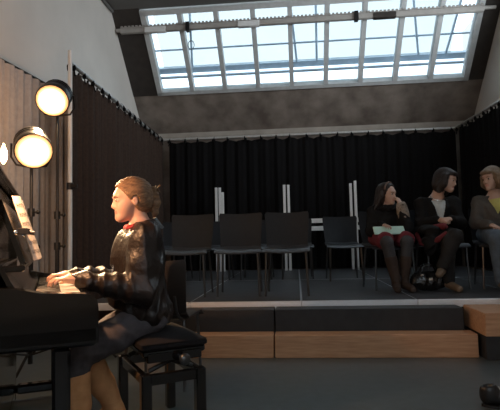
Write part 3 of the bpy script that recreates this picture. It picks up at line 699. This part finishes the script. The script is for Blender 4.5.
# jacket
d = Sdf()
d.ell((.095, 0, .89), (.128, .185, .155), None, .06).cap((.095, 0, .85), (.085, 0, .60), .130, .136, .06).ell((.075, 0, .585), (.135, .196, .10), None, .06).ell((.12, 0, .70), (.130, .160, .10), None, .06).cap((.06, 0, .98), (.058, .05, 1.015), .07, .055, .04).cap((.06, 0, .98), (.058, -.05, 1.015), .07, .055, .04)
for sh, el, wr in ((shL, elL, wrL), (shR, elR, wrR)):
    w2 = tuple(np.array(wr) * .97 + np.array(el) * .03)
    d.chain([(.075, sh[1] * .5, .975), sh, tuple((np.array(sh) + np.array(el)) / 2), el, tuple((np.array(el) + np.array(w2)) / 2), w2], [.065, .076, .074, .068, .060, .042], .035)
d.cutlocal(lambda P: .530 + .55 * np.maximum(P[:, 0] - .05, 0) - P[:, 2])
d.disp(folds(.014, 44, 74, 3))
d.ell((.085, 0, 1.04), (.062, .058, .10), None, .008, 'sub')
jk = d.build('jacket', M['leather'], pg_, .006)
b = MB(); b.tube([(.165, .015, 1.0), (.205, .028, .93), (.222, .03, .86), (.235, .02, .78), (.245, .012, .70)], .006, 6); b.build('zip', M['silver'], jk)
b = MB()
b.sheet(lambda u, v: (.072 + (.066 + .040 * u) * math.cos(math.pi - 2.55 + 5.1 * v), (.068 + .045 * u) * math.sin(math.pi - 2.55 + 5.1 * v), 1.045 - .055 * u - .030 * math.cos(math.pi - 2.55 + 5.1 * v)), 5, 26, .012); b.build('collar', M['leather'], jk)
for wr, el in ((wrL, elL), (wrR, elR)):
    a = np.array(wr); e = np.array(el); n_ = (a - e) / np.linalg.norm(a - e)
    b = MB(); b.tube([tuple(a - n_ * .055), tuple(a - n_ * .045), tuple(a - n_ * .0), tuple(a + n_ * .008)], [.040, .043, .040, .034], 16); b.build('cuff', M['leather'], jk)
d = Sdf(); d.chain([(.090 + .062 * math.cos(a), .060 * math.sin(a), 1.030 - .012 * math.cos(a)) for a in np.linspace(0, 2 * math.pi, 14)], [.020] * 14, .01).disp(folds(.004, 90, 120, 5))
d.build('scarf', M['redknit'], pg_, .005)
d = Sdf(); d.ell((.07, 0, .58), (.09, .155, .07), None, .04)
for hi, kn, an in ((hiL, knL, anL), (hiR, knR, anR)):
    k2 = np.array(kn) * .75 + np.array(an) * .25; mid = (np.array(hi) + np.array(kn)) / 2
    d.chain([hi, tuple(mid), kn, tuple(k2)], [.088, .080, .070, .062], .03)
d.disp(folds(.005, 60, 90, 9)); d.cut((0, 0, .505), (0, 0, 1)) if False else None
d.build('jeans', M['jeansdark'], pg_, .006)
for kn, an in ((knL, anL), (knR, anR)):
    kn, an = np.array(kn), np.array(an); t0 = kn * .73 + an * .27; d = Sdf()
    d.chain([tuple(t0), tuple((t0 + an) / 2), tuple(an)], [.066, .062, .048], .02); d.cap((an[0] - .02, an[1], an[2] - .045), (an[0] + .15, an[1], .045), .043, .040, .03); d.cap((an[0] - .03, an[1], .03), (an[0] + .02, an[1], .06), .036, .036, .02)
    ax_ = kn - an; ax_ /= np.linalg.norm(ax_); d.cut(t0 + ax_ * .012, -ax_); d.cut((0, 0, .003), (0, 0, 1)); d.disp(folds(.004, 40, 60, 12))
    d.build('boot', M['boot'], pg_, .006)
# hair: cap pulled back from the face, a bun and loose tail
d = Sdf(); Q = HD.Q
d.ell(HD.p(-.010, 0, .037), (.106, .082, .094), Q, .02); d.ell(HD.p(-.055, 0, -.015), (.055, .062, .060), Q, .03)
pl0 = HD.p(.078, 0, .078); nn = HD.Q @ np.array([-.80, 0, .60]); d.cut(pl0, nn)
d.cutlocal(lambda P: (lambda q: np.where((np.abs(q[:, 1]) > .060) & (((q[:, 0] + .004) / .021) ** 2 + ((q[:, 2] + .006) / .030) ** 2 < 1), .01, -1))(HD.loc(P)))
d.disp(lambda P: (lambda q: .0018 * np.sin(q[:, 2] * 420 + q[:, 0] * 160 + 6 * np.sin(q[:, 0] * 40)))(HD.loc(P)))
hr = d.build('hair', M['blonde'], pg_, .004)
d = Sdf(); d.ell(HD.p(-.108, 0, .022), (.030, .034, .032), Q, .015)
r = random.Random(4)
for k in range(16):
    a = r.uniform(-1.2, 1.2); u = r.uniform(-.3, 1.4); p0 = HD.p(-.105, .012 * a, .025); p1 = HD.p(-.105 - .034 * math.cos(u), .030 * a, .030 + .040 * math.sin(u)); p2 = HD.p(-.112 - .030 * math.cos(u) - .01, .034 * a, .008 + .050 * math.sin(u) - .02)
    d.chain([p0, p1, p2], [.009, .007, .003], .004)
for k in range(7):
    a = r.uniform(-1, 1); d.chain([HD.p(-.112, .014 * a, .030), HD.p(-.135 - .012 * r.random(), .03 * a, .058 + .02 * r.random()), HD.p(-.150 - .02 * r.random(), .05 * a, .045 + .04 * r.uniform(-1, 1))], [.006, .0045, .0025], .003)
d.chain([HD.p(-.110, .01, .012), HD.p(-.128, .012, -.025), HD.p(-.122, .014, -.07), HD.p(-.115, .012, -.095)], [.020, .022, .016, .006], .015)
d.chain([HD.p(-.110, -.01, .012), HD.p(-.118, -.014, -.03), HD.p(-.108, -.016, -.06)], [.018, .016, .006], .015)
d.build('bun', M['blonde'], hr, .004)
b = MB(); b.box(HD.p(-.093, .026, .045), (.028, .012, .012), Matrix([list(x) for x in Q]), 0, .002); b.build('hair_clip', M['silver'], hr)

# ------------------------------------------------------------------ the audience on the stage
def seated(name, label, loc, rz, hd, J, skinm, browm):
    t = thing('person', label, 'person', loc, rz); d = Sdf(); hd.add(d, J['neck'])
    nk = np.array(J['neck']); ch = np.array(J['chest']); pv = np.array(J['pelvis'])
    d.cap(tuple(nk), tuple(ch + (0, 0, .12)), .052, .07, .03).ell(tuple(ch), (.095, .130, .16), None, .05).ell(tuple(pv), (.11, .16, .10), None, .05).cap(tuple(ch), tuple(pv), .10, .11, .05)
    for s_ in 'LR':
        d.chain([tuple((ch + np.array(J['sh' + s_]) + (0, 0, .1)) / 2), J['sh' + s_], J['el' + s_], J['wr' + s_]], [.045, .042, .036, .026], .03)
        d.chain([J['hi' + s_], J['kn' + s_], J['an' + s_]], [.085, .055, .036], .03)
        an = np.array(J['an' + s_]); td = np.array(J.get('toe' + s_, an + (.16, 0, -.05))); d.cap(tuple(an + (0, 0, -.03)), tuple(td), .034, .026, .02)
        hf, hdn, sd = J['hand' + s_]; hand(d, J['wr' + s_], hf, hdn, sd, J.get('hk', .95), J.get('curl', (.3, .5, .5)))
    bo = d.build('body', [skinm, M['lips'], skinm], t, .006, hd.classify); hd.eyes(bo, browm); return t
def tors(J, dr, m, t, name='top', off=0, hem=.5, fold=.006, seed=1, neckcut=None, sleeve=1.0, rs=(.056, .060, .050, .038)):
    d = Sdf(); ch = np.array(J['chest']); pv = np.array(J['pelvis'])
    d.ell(tuple(ch), (.115 + off, .145 + off, .14), None, .05).cap(tuple(ch), tuple(pv), .125 + off, .140 + off, .06)
    for s_ in 'LR':
        sh, el, wr = (np.array(J[q + s_]) for q in ('sh', 'el', 'wr')); we = el + (wr - el) * .94
        if sleeve: d.chain([tuple((ch + sh + (0, 0, .06)) / 2), tuple(sh), tuple(el), tuple(we)], [r_ + off for r_ in rs], .035)
    d.disp(folds(fold, 44, 66, seed)); d.cut((0, 0, hem), (0, 0, 1))
    if neckcut: neckcut(d)
    return d.build(name, m, t, .007)
def legs(J, m, t, name, rs, end=1.0, seed=2, fold=.004, pel=True):
    d = Sdf()
    if pel: d.ell(tuple(np.array(J['pelvis']) - (0, 0, .01)), (.14, .185, .10), None, .05)
    for s_ in 'LR':
        hi, kn, an = (np.array(J[q + s_]) for q in ('hi', 'kn', 'an')); e = kn + (an - kn) * end
        d.chain([tuple(hi), tuple(kn), tuple(e)], rs, .02)
    d.disp(folds(fold, 50, 80, seed)); return d.build(name, m, t, .007)
def footwear(J, s_, m, t, name, top=0.0, r=(.050, .042, .036)):
    an = np.array(J['an' + s_]); kn = np.array(J['kn' + s_]); td = np.array(J.get('toe' + s_, an + (.16, 0, -.05))); d = Sdf()
    d.cap(tuple(an + (-.01, 0, -.035)), tuple(td), .042, .034, .02)
    if top: d.cap(tuple(an), tuple(an + (kn - an) * top), .046, .060, .02)
    d.build(name, m, t, .006)

# girl with long dark hair, folder on her lap
J = dict(neck=(.02, 0, .86), chest=(.0, 0, .70), pelvis=(-.03, 0, .53), shL=(.02, .125, .80), shR=(.02, -.125, .80), elL=(.16, .165, .63), elR=(.08, -.175, .60), wrL=(.165, .115, .850), wrR=(.20, -.10, .655),
         hiL=(.0, .08, .52), hiR=(.0, -.08, .52), knL=(.36, .095, .485), knR=(.36, -.105, .485), anL=(.34, .055, .10), anR=(.36, -.03, .10),
         handL=((-.2, -.25, .85), (-.7, -.5, .3), -1), handR=((.8, .35, .0), (.3, .1, -1), 1), hk=.85, toeL=(.48, .09, .035), toeR=(.50, -.06, .035))
GA = F_ + R(6); G = thing
hd = Head((.055, 0, .985), 42, 4, 0, .97)
gt = seated('person', 'girl with long dark hair and a fur cuff holding a mint folder', (.955, 5.42, SZ), GA, hd, J, M['skin'], M['brow'])
ct = tors(J, None, M['coat'], gt, 'coat', .012, .47, .010, 21, lambda d: d.ell((.05, 0, .92), (.06, .055, .09), None, .01, 'sub'))
d = Sdf(); wl = np.array(J['wrL']); el = np.array(J['elL']); ax_ = (wl - el) / np.linalg.norm(wl - el)
d.cap(tuple(wl - ax_ * .10), tuple(wl - ax_ * .005), .056, .054, .02).disp(folds(.010, 160, 210, 8)); d.build('fur_cuff', M['fur'], ct, .005)
d = Sdf(); d.chain([(.02 + .085 * math.cos(a), .095 * math.sin(a), .855 - .02 * math.cos(a)) for a in np.linspace(-2.6, 2.6, 16)], [.034] * 16, .02).disp(folds(.010, 160, 210, 9)); d.build('collar', M['coat'], ct, .006)
d = Sdf(); d.ell((.0, 0, .53), (.17, .19, .09), None, .05).chain([(.0, .085, .53), (.30, .10, .505)], [.10, .088], .05).chain([(.0, -.085, .53), (.30, -.11, .505)], [.10, .088], .05).disp(folds(.006, 50, 70, 4)).cut((.345, 0, .5), (-1, 0, 0)); d.build('skirt', M['redskirt'], gt, .007)
legs(J, M['tights'], gt, 'tights', [.082, .062, .046], .95, 5, .001, False)
for s_ in 'LR': footwear(J, s_, M['brownboot'], gt, 'boot', .58)
d = Sdf(); Q = hd.Q; d.ell(hd.p(-.012, 0, .036), (.108, .086, .096), Q, .02)
d.ell(hd.p(-.055, 0, -.03), (.062, .082, .10), Q, .03)
for sg in (-1, 1): d.chain([hd.p(-.01, sg * .078, .02), hd.p(-.02, sg * .088, -.07), hd.p(-.03, sg * .105, -.16), hd.p(-.035, sg * .115, -.25)], [.030, .036, .036, .018], .03)
d.chain([hd.p(-.06, 0, -.05), hd.p(-.085, 0, -.16), hd.p(-.09, 0, -.27)], [.07, .07, .03], .03)
d.cut(hd.p(.060, 0, .075), hd.Q @ np.array([-.92, 0, .38])); d.disp(lambda P: .003 * np.sin(P[:, 0] * 260 + P[:, 1] * 300)); hr = d.build('hair', M['brunette'], gt, .005)
b = MB(); b.tube([hd.p(.028 + .0 * math.sin(a), .088 * math.cos(a), .036 + .098 * math.sin(a)) for a in np.linspace(.15, math.pi - .15, 18)], .008, 8); b.build('hairband', M['hairband'], hr)
fo = thing('folder', 'mint green folder held on the lap of the girl in the black coat', 'folder', (.955, 5.42, SZ), GA)
b = MB(); b.box((.275, -.055, .605), (.018, .31, .10), roty(R(-40)), 0, .004); b.build('cover', M['mint'], fo, smooth=False)
b = MB(); b.box((.269, -.055, .605), (.018, .296, .088), roty(R(-40))); b.build('pages', M['paper'], fo, smooth=False)

# woman in black, hands clasped, legs crossed
J = dict(neck=(.03, .02, 1.0), chest=(.0, 0, .80), pelvis=(-.04, 0, .55), shL=(.02, .165, .875), shR=(.02, -.160, .875), elL=(.10, .205, .66), elR=(.10, -.195, .66), wrL=(.27, .055, .70), wrR=(.27, -.085, .695),
         hiL=(.0, .09, .54), hiR=(.0, -.09, .54), knL=(.44, .03, .53), knR=(.42, -.04, .49), anL=(.46, -.12, .24), anR=(.37, -.03, .10),
         handL=((.55, -.75, .05), (-.3, -.2, -1), -1), handR=((.55, .75, .08), (-.3, .2, -1), 1), hk=.95, curl=(.5, .7, .6), toeL=(.57, -.18, .18), toeR=(.53, .01, .035))
hd = Head((.10, .075, 1.11), 52, 12, -6, 1.03)
wa = seated('person', 'woman with dark bobbed hair in a black jacket with clasped hands', (1.485, 5.44, SZ), F_ + R(2), hd, J, M['skin'], M['brow'])
tors(J, None, M['shirt'], wa, 'shirt', -.008, .56, .004, 31, None, 0)
def vneck(d):
    d.cutlocal(lambda P: np.where((P[:, 0] > .06) & (np.abs(P[:, 1]) < np.clip((P[:, 2] - .62) * .26, 0, .085)) & (P[:, 2] > .6), .01, -1)); d.ell((.05, 0, 1.02), (.07, .07, .10), None, .01, 'sub')
tors(J, None, M['coat'], wa, 'jacket', .010, .53, .007, 33, vneck)
legs(J, M['blackpants'], wa, 'trousers', [.098, .072, .056], .97, 34)
for s_ in 'LR': footwear(J, s_, M['shoe'], wa, 'shoe')
b = MB(); wl = np.array(J['wrR']); b.tube([tuple(wl - (.03, .03, 0)), tuple(wl - (.005, .008, 0))], [.038, .040], 14); b.build('shirt_cuff', M['whitemetal'], wa)
b = MB(); b.tube([(.04 + .075 * math.cos(a), .075 * math.sin(a), .965 - .06 * math.cos(a)) for a in np.linspace(-1.5, 1.5, 14)], .006, 6); b.build('necklace', M['silver'], wa)
d = Sdf(); Q = hd.Q; d.ell(hd.p(-.014, 0, .036), (.114, .094, .100), Q, .02); d.ell(hd.p(-.05, 0, -.03), (.078, .098, .105), Q, .03)
for sg in (-1, 1): d.chain([hd.p(.02, sg * .082, .03), hd.p(.015, sg * .092, -.05), hd.p(-.01, sg * .090, -.12)], [.034, .038, .026], .03)
d.ell(hd.p(.072, 0, .075), (.034, .062, .026), Q, .02)
d.cutlocal(lambda P: (lambda q: np.minimum(q[:, 0] - .052, .052 - q[:, 2]))(hd.loc(P))); d.disp(lambda P: .003 * np.sin(P[:, 0] * 260 + P[:, 1] * 300)); d.build('hair', M['brunette'], wa, .005)
# folded coat with a red lining over her lap
d = Sdf(); d.ell((.24, -.16, .60), (.17, .11, .05), None, .04).chain([(.34, -.16, .58), (.38, -.19, .46), (.37, -.20, .40)], [.07, .07, .05], .04).chain([(.10, -.22, .60), (.12, -.28, .50)], [.06, .05], .04).disp(folds(.014, 50, 70, 41))
lc = thing('coat', 'black coat with red lining folded over the lap of the black-haired woman', 'coat', (1.485, 5.44, SZ), F_ + R(2))
d.build('coat_cloth', M['coat'], lc, .007)
d = Sdf(); d.chain([(.20, -.27, .56), (.32, -.265, .47), (.41, -.22, .445), (.45, -.14, .50), (.44, -.06, .57)], [.018, .022, .022, .022, .016], .02).chain([(.32, -.02, .625), (.36, -.06, .63), (.34, -.13, .635)], [.026, .034, .022], .02).disp(folds(.005, 60, 80, 43)); d.build('red_lining', M['redlining'], lc, .006)
# patent handbag on the stage floor
hb = thing('handbag', 'shiny black handbag on the stage floor between girl and woman', 'handbag', (1.29, 5.12, SZ), R(2))
d = Sdf(); d.ell((0, 0, .085), (.18, .068, .09), None, .03).ell((-.06, 0, .13), (.11, .058, .07), None, .03).ell((.07, 0, .12), (.10, .058, .08), None, .03).disp(folds(.012, 50, 80, 51)).cut((0, 0, .004), (0, 0, 1)); d.build('bag_body', M['patent'], hb, .006)
for yy in (-.03, .03):
    b = MB(); b.tube([(-.09, yy, .17), (-.06, yy * 1.4, .24), (0, yy * 1.6, .265), (.06, yy * 1.4, .24), (.09, yy, .17)], .009, 8); b.build('handle', M['patent'], hb)
b = MB(); b.box((.0, -.070, .12), (.04, .012, .03), None, 0, .003); b.tube([(-.09, -.06, .155), (-.07, -.07, .16)], .014, 10); b.tube([(.07, -.07, .16), (.09, -.06, .155)], .014, 10); b.build('clasp', M['silver'], hb)

# woman in cardigan and jeans
J = dict(neck=(.02, .0, 1.0), chest=(.0, 0, .80), pelvis=(-.04, 0, .55), shL=(.02, .155, .875), shR=(.02, -.155, .875), elL=(.06, .205, .66), elR=(.05, -.205, .66), wrL=(.30, .14, .62), wrR=(.28, -.11, .63),
         hiL=(.0, .09, .54), hiR=(.0, -.09, .54), knL=(.45, .10, .50), knR=(.46, -.10, .50), anL=(.42, .12, .10), anR=(.43, -.07, .10),
         handL=((.8, -.3, -.15), (0, 0, -1), -1), handR=((.8, .3, -.15), (0, 0, -1), 1), hk=.95)
hd = Head((.085, -.03, 1.11), -52, 6, 4, 1.03)
wb_ = seated('person', 'light-haired woman in a grey cardigan, yellow top and blue jeans', (2.07, 5.42, SZ), F_ - R(8), hd, J, M['skin'], M['brow'])
tors(J, None, M['yellow'], wb_, 'yellow_top', -.008, .56, .004, 61, lambda d: d.ell((.06, 0, 1.0), (.08, .085, .085), None, .01, 'sub'), 0)
def vneck2(d):
    d.cutlocal(lambda P: np.where((P[:, 0] > .06) & (np.abs(P[:, 1]) < np.clip((P[:, 2] - .74) * .48, 0, .10)) & (P[:, 2] > .72), .01, -1)); d.ell((.05, 0, 1.02), (.07, .07, .10), None, .01, 'sub')
tors(J, None, M['cardigan'], wb_, 'cardigan', .008, .52, .006, 63, vneck2)
legs(J, M['jeans'], wb_, 'jeans', [.105, .080, .066], .97, 64)
for s_ in 'LR': footwear(J, s_, M['shoe'], wb_, 'shoe')
d = Sdf(); Q = hd.Q; d.ell(hd.p(-.012, 0, .038), (.112, .092, .100), Q, .02); d.ell(hd.p(-.045, 0, -.03), (.075, .092, .085), Q, .03)
for sg in (-1, 1): d.chain([hd.p(.02, sg * .080, .03), hd.p(.01, sg * .088, -.04), hd.p(-.01, sg * .080, -.09)], [.032, .034, .022], .03)
d.ell(hd.p(.074, 0, .072), (.034, .064, .028), Q, .02)
d.cutlocal(lambda P: (lambda q: np.minimum(q[:, 0] - .055, .050 - q[:, 2]))(hd.loc(P))); d.disp(lambda P: .003 * np.sin(P[:, 0] * 260 + P[:, 1] * 300)); d.build('hair', M['lightbrown'], wb_, .005)

# ------------------------------------------------------------------ shoe of somebody at the right edge
sh = thing('shoe', 'black leather shoe on the hall floor at the bottom right corner', 'shoe', (1.18, 2.90, 0), R(170))
d = Sdf(); d.cap((-.07, 0, .045), (.06, 0, .05), .044, .040, .03).cap((.06, 0, .05), (.16, 0, .046), .040, .036, .03).ell((.15, 0, .085), (.05, .04, .05), None, .03).cut((0, 0, .012), (0, 0, 1)).ell((.16, 0, .14), (.038, .028, .05), None, .01, 'sub'); d.build('upper', M['blackshoe'], sh, .005)
b = MB(); b.sheet(lambda u, v: (-.112 + .305 * u, (v - .5) * 2 * .040 * math.sqrt(max(.02, 1 - abs(2 * u - 1) ** 3)), .008), 16, 6, .014); b.build('sole', M['blackmetal'], sh)
b = MB()
for k in range(4): b.tube([(.03 + .022 * k, -.026, .082 + .006 * k), (.035 + .022 * k, 0, .092 + .006 * k), (.03 + .022 * k, .026, .082 + .006 * k)], .004, 6)
b.build('laces', M['steel'], sh)
